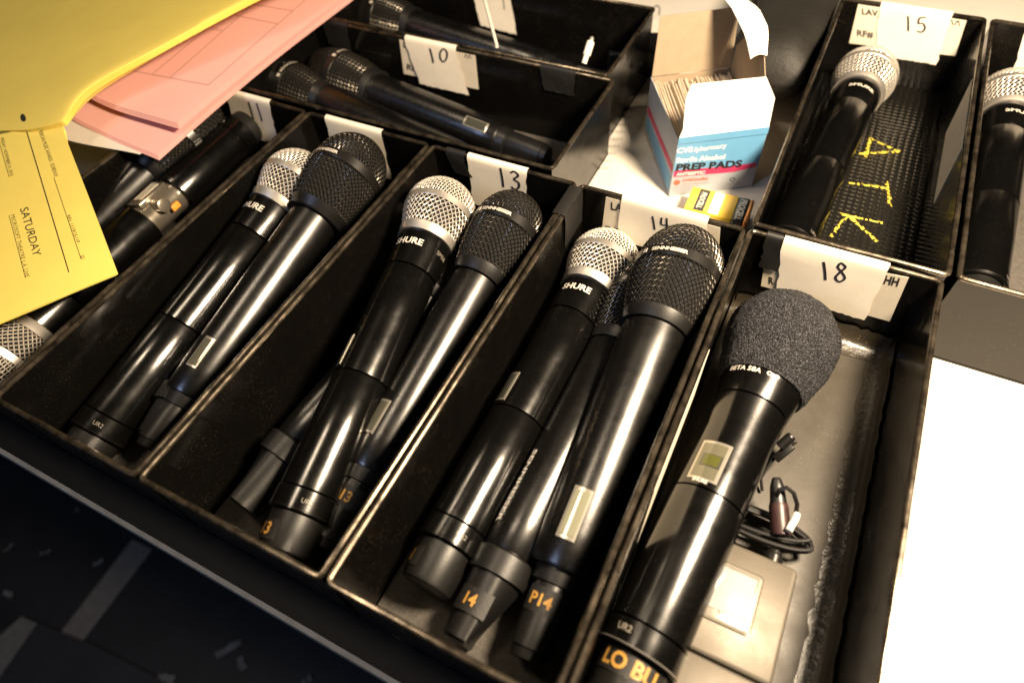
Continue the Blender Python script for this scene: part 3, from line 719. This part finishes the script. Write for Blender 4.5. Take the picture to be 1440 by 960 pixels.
for i in range(160):
    a = i / 160 * 2 * PI * 5; k = i / 160
    pts.append((72 + 30 * math.cos(a) + 2 * math.sin(a * .37), 142 + 7.5 * math.sin(a) + 3 * math.sin(a * .21), 9 + 13 * k + 1.6 * math.sin(a * .63)))
obj('coil', mb.tube(pts, 1.25, 8), M_RUB, cb, world=True)
A = rel(1098, 752, -52); B = rel(1094, 700, -46)
ax = (B - A).normalized(); q = ax.to_track_quat('Z', 'Y').to_matrix().to_4x4()
obj('plug', MB().lathe([(0, 4.8), (.6, 5.4), (15, 5.2), (17, 4.6)], 28).xf(Matrix.Translation(A) @ q), M_REDP, cb, world=True)
obj('plug_boot', MB().lathe([(17, 4.6), (18, 4.4), (26, 3.8), (30, 2.6), (31, 2)], 24).xf(Matrix.Translation(A) @ q), M_RUB, cb, world=True)
loop = [rel(u, v, z) for u, v, z in [(1092, 700, -44), (1096, 688, -38), (1106, 685, -36), (1116, 693, -38), (1121, 708, -42), (1119, 724, -48), (1112, 742, -56), (1108, 760, -62)]]
obj('cable_loop', MB().tube(loop, 1.2, 8), M_RUB, cb, world=True)
wt = [rel(u, v, -44) for u, v in [(1121, 722), (1118, 730), (1113, 738), (1109, 746)]]
obj('cable_marker', MB().tube(wt, 1.9, 8), M_WPLAS, cb, world=True)
lv = thing('lavalier_clip', rel(1098, 640, -70), 'small black lavalier clip sticking out beside the foam microphone', 'clip')
A = rel(1075, 650, -62); B = rel(1112, 618, -50)
q = (B - A).normalized().to_track_quat('Z', 'Y').to_matrix().to_4x4()
obj('microphone_capsule', MB().lathe([(0, 2.4), (.6, 3.0), (9, 3.0), (10, 2.4)], 20).xf(Matrix.Translation(rel(1096, 628, -52)) @ q), M_RUB, lv, world=True)
obj('clip_jaw', MB().box(-2.6, 2.6, -1.6, 1.6, 0, 13, .8).xf(Matrix.Translation(rel(1090, 646, -58)) @ q), M_RUB, lv, world=True)
obj('clip_tip', MB().box(-3, 3, -2.2, 2.2, 2, 10, .8).xf(Matrix.Translation(rel(1098, 632, -58)) @ q), M_BANDB, lv, world=True)
obj('cable', MB().tube([rel(u, v, z) for u, v, z in [(1092, 640, -58), (1080, 655, -62), (1070, 672, -66), (1072, 690, -69)]], 1, 8), M_RUB, lv, world=True)
# ------------------------------------------------------------------ papers
def sheet_mb(ctrl, th=.25, n=10, dz=0, shx=0, shy=0):
    """ctrl: rows of (u, v, z) control points (z above the rims); smooth grid with thickness; returns closed mesh, top surface"""
    C = [[rel(u, v, z) + Vector((shx, shy, dz)) for u, v, z in row] for row in ctrl]
    def cr(P, t):
        m = len(P) - 1; x = t * m; i = min(int(x), m - 1); f = x - i
        a = P[i - 1] if i > 0 else P[i] * 2 - P[i + 1]; b = P[i]; c_ = P[i + 1]; d = P[i + 2] if i + 2 <= m else P[i + 1] * 2 - P[i]
        return .5 * ((2 * b) + (c_ - a) * f + (2 * a - 5 * b + 4 * c_ - d) * f * f + (3 * b - a - 3 * c_ + d) * f ** 3)
    nr = n * (len(C) - 1); nc = n * (len(C[0]) - 1)
    G = [[cr([cr(row, j / nc) for row in C], i / nr) for j in range(nc + 1)] for i in range(nr + 1)]
    top = MB().rings(G, closed=False)
    ns = []
    for i in range(nr + 1):
        for j in range(nc + 1):
            a = G[min(i + 1, nr)][j] - G[max(i - 1, 0)][j]; b = G[i][min(j + 1, nc)] - G[i][max(j - 1, 0)]
            q = a.cross(b).normalized(); ns.append(q if q.z > 0 else -q)
    m = nc + 1; N = len(top.v); mb = MB(); mb.v = list(top.v) + [p - q * th for p, q in zip(top.v, ns)]
    mb.f = list(top.f) + [tuple(k + N for k in f[::-1]) for f in top.f]
    bd = [(0, j) for j in range(m)] + [(i, nc) for i in range(1, nr + 1)] + [(nr, j) for j in range(nc - 1, -1, -1)] + [(i, 0) for i in range(nr - 1, 0, -1)]
    bi = [i * m + j for i, j in bd]
    for a, b in zip(bi, bi[1:] + bi[:1]): mb.f.append((a, b, b + N, a + N))
    return mb, top
# pink call sheets (white sheet below)
pk = thing('pink_paper_stack', rel(330, 120, 0), 'stack of pink printed sheets lying over the trays at upper left', 'papers')
pink = [[(60, 60, 10), (230, -60, 13), (420, -150, 14), (640, -260, 12)],
        [(88, 108, 12), (245, 30, 13), (400, -30, 13), (590, -120, 10)],
        [(150, 150, 8), (262, 92, 11), (395, 18, 11), (540, -60, 8)],
        [(255, 183, 6), (318, 130, 8), (402, 62, 8), (487, -2, 6)]]
pinkl = [[(50, 90, 8), (230, -40, 9), (420, -130, 10), (640, -240, 8)],
         [(85, 150, 7), (245, 50, 9), (400, -10, 9), (590, -110, 7)],
         [(150, 188, 4), (262, 112, 7), (395, 36, 7), (544, -52, 5)],
         [(222, 219, 2.2), (312, 140, 4), (402, 66, 4), (492, -2, 3)]]
for k in range(4):
    mb, tp = sheet_mb(pink, .3, 8, 6 - k * .7, 1.1 * k, -1.0 * k); o = obj('sheet', mb, M_PINK, pk, 50, True)
    if k == 0: pinktop, pinko = tp, o
for k in range(4):
    mb, tp = sheet_mb(pinkl, .3, 8, -k * .5, 1.0 * k, -.9 * k); obj('sheet', mb, M_PINK, pk, 50, True)
white = [[(60, 120, 5), (240, 10, 6), (400, -60, 6)], [(70, 186, 3), (250, 90, 5), (420, 0, 4)], [(196, 217, 1.2), (300, 150, 2.4), (420, 50, 2.4)]]
mb, tp = sheet_mb(white, .3, 8); tag(obj('white_sheet', mb, M_WHITE, None, 50), 'white sheet peeping out below the pink paper stack', 'paper')
SP = Surf(pinktop)
def pline(name, surf, a, b, w, m, par, n=24):
    dx, dy = b[0] - a[0], b[1] - a[1]; l_ = math.hypot(dx, dy); nx, ny = -dy / l_ * w / 2, dx / l_ * w / 2
    return decal(name, surf, rectVF(n), [(a[0] + nx, a[1] + ny), (b[0] + nx, b[1] + ny), (b[0] - nx, b[1] - ny), (a[0] - nx, a[1] - ny)], m, par, .15)
M_FAINT = mat('faint_print', (.42, .22, .19), .8)
for a, b in [((293, 120), (430, 0)), ((293, 120), (175, 98)), ((240, 109), (350, 12)), ((215, 104), (365, -20)), ((190, 100), (320, 15)), ((390, 34), (330, 22)), ((412, 16), (335, 3))]:
    pline('ruled_line', SP, a, b, 1.0, M_FAINT, pinko)
for (x, y) in ((297, 43), (337, 11), (138, 118)): decal('print', SP, text_mesh('CUE #'), [(x, y), (x + 15, y + 2), (x + 16, y - 2), (x + 1, y - 4)], M_FAINT, pinko)
# yellow schedule: turned-over bundle and the printed flap below
ye = thing('yellow_schedule', rel(40, 300, 0), 'bundle of yellow printed schedule sheets curled over the left trays', 'papers')
up = [[(-330, -150, -60), (-120, -190, -20), (120, -180, 18), (430, -70, 50)],
      [(-260, 10, -48), (-90, -20, -14), (110, -20, 20), (325, -2, 48)],
      [(-190, 110, -22), (-70, 80, 0), (70, 55, 22), (215, 62, 42)],
      [(-130, 175, -4), (-40, 150, 10), (50, 125, 24), (118, 122, 34)],
      [(-110, 205, 10), (-20, 186, 18), (40, 182, 24), (84, 172, 28)]]
up = [row + [(row[-1][0] + 7 + 2 * i_, row[-1][1] + 7 - i_, row[-1][2] - 5)] for i_, row in enumerate(up[:-1])] + [up[-1] + [(88, 170, 26)]]
for k in range(7):
    mb, tp = sheet_mb([[(u + .9 * k, v + .9 * k, z - .75 * k) for u, v, z in row] for row in up], .35, 8); o = obj('sheet', mb, M_YEL, ye, 50, True)
    if k == 0: uptop, upo = tp, o
SU = Surf(uptop)
hole = ([(.5, .5)] + [(.5 + .5 * math.cos(a * PI / 8), .5 + .5 * math.sin(a * PI / 8)) for a in range(16)], [(0, 1 + i, 1 + (i + 1) % 16) for i in range(16)])
decal('punched_hole', SU, hole, [(30, 172), (38, 171), (35, 160), (28, 161)], M_CORE, upo, .2)
flap = [[(-170, 225, 10), (-80, 205, 14), (0, 189, 19), (48, 178, 22), (83, 170, 24)],
        [(-150, 300, 6), (-70, 280, 9), (15, 262, 13), (70, 250, 16), (111, 242, 18)],
        [(-130, 380, 4), (-55, 360, 6), (30, 335, 9), (95, 320, 11), (139, 314, 11)],
        [(-110, 495, 3), (-50, 475, 4), (40, 438, 5), (110, 408, 5), (166, 385, 4)]]
for k in range(3):
    mb, tp = sheet_mb([[(u - 1.2 * k, v + 1.0 * k, z - .5 * k) for u, v, z in row] for row in flap], .3, 8); o = obj('sheet', mb, M_YEL, ye, 50, True)
    if k == 0: fltop, flo = tp, o
mb, tp = sheet_mb([[(60, 178, 20), (84, 172, 25), (93, 186, 20)], [(66, 200, 14), (88, 196, 17), (96, 205, 14)]], .3, 6); obj('curled_corner', mb, M_YEL, ye, 50, True)
SF = Surf(fltop)
def tq(a, b, h):
    """text quad in px running a->b with letter tops to the right of the run"""
    dx, dy = b[0] - a[0], b[1] - a[1]; l_ = math.hypot(dx, dy); nx, ny = dy / l_ * h, -dx / l_ * h
    return [a, b, (b[0] + nx, b[1] + ny), (a[0] + nx, a[1] + ny)]
for s_, a, b, h, bold in [('AMERICAN MUSIC AWARDS - SCHEDULE', (53, 181), (77, 249), 5.5, 0), ('FRIDAY, NOVEMBER 21, 2015', (0, 195), (14, 248), 5.5, 0.0), ('SATURDAY', (28, 294), (47, 361), 12, .0),
                          ('MICROSOFT THEATRE L.A. LIVE', (15, 303), (36, 390), 6, -.01), ('REV. 11/19/15-11P', (94, 304), (108, 342), 5, 0), ('02', (113, 360), (115, 365), 5, 0)]:
    decal('print', SF, text_mesh(s_, bold), tq(a, b, h), M_INK, flo, .15)
for a, b, w in [((37, 183), (97, 383), 1.5), ((76, 250), (114, 364), .8), ((13, 303), (36, 391), .7), ((-2, 196), (13, 249), .7)]: pline('ruled_line', SF, a, b, w, M_INK, flo, 40)
pline('ruled_line', SF, (30, 441), (156, 390), .6, M_FAINTY if 'M_FAINTY' in globals() else mat('faint_yellow_print', (.55, .42, .08), .8), flo, 30)
# ------------------------------------------------------------------ prep pad carton
FLc = Vector((-63, 404, 0)); bd_ = Vector((.842, .539, 0)); bn = Vector((-.539, .842, 0)); BW, BD, BH = 72, 92, 57
def bx_(a, b, h): return FLc + bd_ * a + bn * b + Vector((0, 0, h))
bxr = thing('prep_pad_carton', bx_(BW / 2, BD / 2, 0), 'open blue carton of alcohol prep pads standing between the trays', 'carton')
def panel(name, P, m, th=.6, par=bxr): return obj(name, plate(P, th), m, par, 0, True)
z0 = .3
fpl = [bx_(0, 0, z0), bx_(BW, 0, z0), bx_(BW, 0, BH), bx_(0, 0, BH)]
pb = plate(fpl, -.6); fo = obj('front_panel', pb, M_BOXG, bxr, 0, True); SB = Surf(pb)
panel('side_panel', [bx_(0, BD, z0), bx_(0, .7, z0), bx_(0, .7, BH), bx_(0, BD, BH)], M_BOXG, -.6)
panel('side_panel', [bx_(BW, .7, z0), bx_(BW, BD, z0), bx_(BW, BD, BH + 20), bx_(BW + 1.5, .75 * BD, BH + 46), bx_(BW + 2, .45 * BD, BH + 38), bx_(BW, .7, BH)], M_KRAFT, -.6)
panel('back_panel', [bx_(BW - .7, BD, z0), bx_(.7, BD, z0), bx_(.7, BD, BH), bx_(BW - .7, BD, BH)], M_KRAFT, -.6)
panel('bottom_panel', [bx_(.7, .7, z0), bx_(BW - .7, .7, z0), bx_(BW - .7, BD - .7, z0), bx_(.7, BD - .7, z0)], M_KRAFT, .5)
panel('lid', [bx_(1, BD + .2, BH + .4), bx_(BW - 1, BD + .2, BH + .4), bx_(BW - 2, BD + 6, BH + 50), bx_(4, BD + 6, BH + 50)][::-1], M_KRAFT, .6)
# front flap with blue fold strip
ff = panel('front_flap', [bx_(0, -.1, BH + 1), bx_(BW, -.1, BH + 1), bx_(BW - 1, 2, BH + 27), bx_(BW - 12, 3, BH + 45), bx_(4, 3, BH + 46), bx_(1, 2, BH + 36), bx_(2.5, .6, BH + 10)], M_BOXW, -.6)
panel('fold_strip', [bx_(0, -.75, BH - 3), bx_(BW, -.75, BH - 3), bx_(BW, -.75, BH + 3.4), bx_(0, -.75, BH + 3.0)], M_BOXB, -.15)
# lid tab bent towards the camera
P0 = [bx_(BW - 1, BD + 5, BH + 58), bx_(BW + 3, BD - 18, BH + 60), bx_(BW + 4, BD * .55, BH + 55), bx_(BW + 2.6, BD * .43, BH + 40)]
P1 = [bx_(BW - 26, BD + 5, BH + 66), bx_(BW - 20, BD - 16, BH + 64), bx_(BW - 12, BD * .58, BH + 50), bx_(BW - 8, BD * .48, BH + 36)]
mb = MB(); m_ = 9; rows = []
for i in range(m_):
    t = i / (m_ - 1) * 3; k = min(int(t), 2); f = t - k
    a = P0[k].lerp(P0[k + 1], f); b = P1[k].lerp(P1[k + 1], f); rows.append([a.lerp(b, q / 6) + Vector((0, 0, 2.5 * math.sin(q / 6 * PI))) for q in range(7)])
mb.rings(rows, closed=False); n_ = len(mb.v); mb.v += [p - Vector((0, 0, .6)) for p in mb.v[:n_]]; mb.f += [tuple(k + n_ for k in f[::-1]) for f in mb.f]
obj('lid_tab', mb, M_BOXW, bxr, 50, True)
# packets on edge
pd = 0
for i in range(36):
    a = 2.2 + i * 1.88; h = 50 + random.uniform(-3.5, 2.5); l0 = random.uniform(-.5, .5); b1 = BD - 2 + random.uniform(-3, 0)
    P = [bx_(a, 14, 1.2), bx_(a, b1, 1.2), bx_(a + l0, b1, h + 3), bx_(a + l0, 60, h + random.uniform(-1, 1)), bx_(a + l0 * .5, 16 + random.uniform(-2, 2), h - 4)]
    panel('packet', P, M_PKT, .75)
# printing on the front
def pq(x0, y0, x1, y1, h, sl=0): return [(x0, y0), (x1, y1), (x1 + h * sl, y1 - h), (x0 + h * sl, y0 - h)]
gz = .25
obj('blue_field', plate([bx_(.2, -.12, 24), bx_(BW - .2, -.12, 22), bx_(BW - .2, -.12, BH - .5), bx_(.2, -.12, BH - .5)], -.05), M_BOXB, bxr, 0, True)
decal('red_band', SB, rectVF(10), [(947, 249), (1030, 242), (1031, 233), (948, 240)], M_RED, fo, .22)
decal('red_band', SB, rectVF(10), [(1030, 242), (1066, 234), (1068, 228), (1031, 233)], M_RED, fo, .22)
decal('print', SB, text_mesh('CVS', .04), pq(951, 216, 974, 213.5, 7.5, .15), M_BOXW, fo, .24)
decal('print', SB, text_mesh('/pharmacy', .015), pq(975, 215.5, 1021, 209.5, 8.5, .15), M_BOXW, fo, .24)
decal('print', SB, text_mesh('Sterile Alcohol', .03), pq(950, 229, 1019, 223.5, 7, .2), M_BOXW, fo, .24)
decal('print', SB, text_mesh('PREP PADS', .045), pq(949.5, 241, 1042, 235, 10.5, .25), M_INK, fo, .28)
decal('print', SB, text_mesh('ANTISEPTIC', .03), pq(950.5, 247.5, 991, 244.5, 4.6, .2), M_BOXW, fo, .34)
decal('print', SB, text_mesh('CVS/Quality', .04), pq(959, 257, 996, 253.5, 5, .1), M_RED2, fo, .2)
decal('roundel', SB, hole, [(947, 261), (956.5, 260), (956.5, 252.5), (947, 253.5)], M_RED2, fo, .2)
decal('print', SB, text_mesh('money back guarantee'), pq(959, 260.5, 996, 257.5, 2), M_RED2, fo, .2)
decal('recycling_mark', SB, stroke_mesh([[(.3, .2), (.15, .5), (.4, .85)], [(.55, .9), (.8, .6), (.75, .35)], [(.7, .15), (.4, .1)]], .16), pq(1025, 256, 1035, 255, 6.5), M_INK, fo, .2)
for i in range(5):
    y = 264.5 + i * 3.0; decal('print', SB, text_mesh('for single use external only keep dry away'), pq(945, y, 984, y - 2.4, 1.5), M_PRINTD, fo, .2)
decal('print', SB, text_mesh('100 COUNT BOX'), pq(1021, 259.5, 1040, 258, 1.6), M_PRINTD, fo, .2)
sp_ = [bx_(-.08, BD, z0), bx_(-.08, .7, z0), bx_(-.08, .7, BH), bx_(-.08, BD, BH)]
def sidep(name, b0, b1, ha0, ha1, hb0, hb1, m): return panel(name, [bx_(-.15, b1, hb0), bx_(-.15, b0, ha0), bx_(-.15, b0, ha1), bx_(-.15, b1, hb1)], m, -.08)
sidep('red_band', 2, BD - 2, 24, 31, 24, 31, M_RED); sidep('blue_field', 2, BD - 2, 4, 20, 8, 22, M_BOXB)
# ------------------------------------------------------------------ nine volt battery
bt = thing('battery', (-18, 392, 0), 'yellow and black nine volt battery lying at the foot of the blue carton', 'battery')
bt.rotation_euler = (0, 0, math.radians(2))
obj('wrap', MB().box(-26, 12, -16, 13, 1.0, 17.5, 1.2), M_BATY, bt)
obj('black_end', MB().box(12.1, 21, -16.05, 13.05, .95, 17.55, 1.2), M_BATB, bt)
obj('copper_end', MB().box(21.1, 24.5, -16, 13, 1.0, 17.5, 1.2), M_BATC, bt)
lb = MB(); lb.box(-19, -11, -14.5, 11.5, 17.55, 17.75); obj('label_bar', lb, M_BATB, bt, 0)
lb = MB(); lb.box(-7, 1, -14.5, 11.5, 17.55, 17.72); obj('label_panel', lb, M_BOXW, bt, 0)
def flat_text(par, s_, c_, w, h, m, rot, z):
    V, F, asp = text_mesh(s_, .03); mb = MB(); R_ = Matrix.Rotation(rot, 3, 'Z')
    mb.v = [Vector(c_) + R_ @ Vector(((x - .5) * w, (y - .5) * h, z)) for x, y in V]; mb.f = F; return obj('print', mb, m, par, 0)
flat_text(bt, 'PROCELL', (-15, -2, 0), 20, 4.4, M_CARD, -PI / 2, 17.85)
flat_text(bt, 'PROCELL', (16.5, -2, 0), 25, 5.6, M_PRINTG, -PI / 2, 17.65)
# ------------------------------------------------------------------ things on the table behind
bag = thing('black_pouch', (-15, 640, 0), 'soft black leather pouch squeezed between the carton and tray 15', 'pouch')
import mathutils.noise as mn
mb = MB(); rs = []
for i in range(25):
    y = 535 + i * 11; t = i / 24; e = math.sin(PI * min(1, max(0, t * 1.0))) ** .35 if 0 < t < 1 else .05
    ring = []
    for j in range(40):
        a = 2 * PI * j / 40; c_, s_ = math.cos(a), math.sin(a); k = .55
        xx = -26 + 40 * math.copysign(abs(c_) ** k, c_) * (.75 + .25 * e); zz = 40 + 40 * e * math.copysign(abs(s_) ** k, s_)
        p = Vector((xx, y, max(.2, zz))); d = mn.noise(p * .03) * 5 + mn.noise(p * .1) * 1.5
        ring.append(p + Vector((c_ * d, 0, max(0, s_) * d)))
    rs.append([Vector((min(q.x, 12.0), q.y, max(.2, q.z))) for q in ring])
obj('body', mb.rings(rs, True, True), M_BAG, bag, 70, True)
obj('seam', MB().tube([(rs[i][14].x, rs[i][14].y, rs[i][14].z + .6) for i in range(1, 24)], 1.2, 6), M_BAG, bag, 70, True)
ad = thing('power_adapter', (-150, 590, 0), 'black adapter block lying between tray 10 and the carton', 'adapter')
obj('case', MB().box(-40, 34, -22, 22, .2, 26, 3), M_RUB, ad)
obj('lead', MB().tube([(34, 0, 12), (50, 6, 6), (62, 20, 2.2), (60, 45, 2.2)], 2, 8), M_RUB, ad)
ad.rotation_euler = (0, 0, math.radians(20))
def flat_sheet(name, px, z, m, label, cat):
    P = [at(u, v, z) for u, v in px]; o = obj(name, plate(P, .22), m, None, 0); return tag(o, label, cat), P
ps, PP = flat_sheet('printed_sheet', [(798, 268), (862, 262), (932, 108), (880, 104)][::-1], .3, M_WHITE, 'white sheet with printed rows on the table beside tray 10', 'paper')
SS = Surf(plate([p for p in PP], .22))
for i in range(11):
    t = .12 + i * .075; a = bil([(826, 256), (852, 254), (915, 120), (893, 118)], 0, t); b = bil([(826, 256), (852, 254), (915, 120), (893, 118)], .85, t)
    decal('print', SS, text_mesh('HH MIC RF ' + str(10 + i)), [a, b, (b[0] + 1, b[1] - 3.4), (a[0] + 1, a[1] - 3.4)], M_PRINTD, ps, .2)
ns, NP = flat_sheet('note_sheet', [(1080, -90), (905, -90), (880, 30), (1090, 30)], .25, M_WHITE, 'sheet of paper with a pen mark lying behind the carton', 'paper')
SN = Surf(plate(NP, .22)); decal('pen_mark', SN, stroke_mesh([[(0, .6), (.5, .95), (.8, .7), (.75, .0)]], .12), [(917, 22), (930, 22), (930, 8), (917, 8)], M_INK, ns, .2)
# white stick and white plug standing in the tray behind tray 10
st = thing('white_stick', rel(699, 66, -6), 'thin white stick leaning on the wall of tray 10', 'stick')
A = rel(699, 66, 1); B = rel(676, -20, 14)
obj('shaft', MB().tube([A.lerp(B, i / 6) for i in range(7)], 1.5, 10), M_WPLAS, st, 50, True)
pg = thing('white_plug', rel(821, 88, 0), 'small white cable plug sticking up over the wall of tray 10', 'plug')
A = rel(821, 90, -3); B = rel(833, 52, 12); ax = (B - A); q = ax.normalized().to_track_quat('Z', 'Y').to_matrix().to_4x4(); l_ = ax.length
obj('strain_relief', MB().lathe([(0, 2.2), (l_ * .3, 2.4)], 20).xf(Matrix.Translation(A) @ q), M_WPLAS, pg, 50, True)
obj('shell', MB().lathe([(l_ * .3, 2.6), (l_ * .31, 3.4), (l_ * .8, 3.4), (l_ * .82, 2.9)], 24).xf(Matrix.Translation(A) @ q), M_WPLAS, pg, 50, True)
obj('tip', MB().lathe([(l_ * .82, 2.0), (l_ * .94, 2.0), (l_, 1.0)], 20).xf(Matrix.Translation(A) @ q), M_BAND, pg, 50, True)
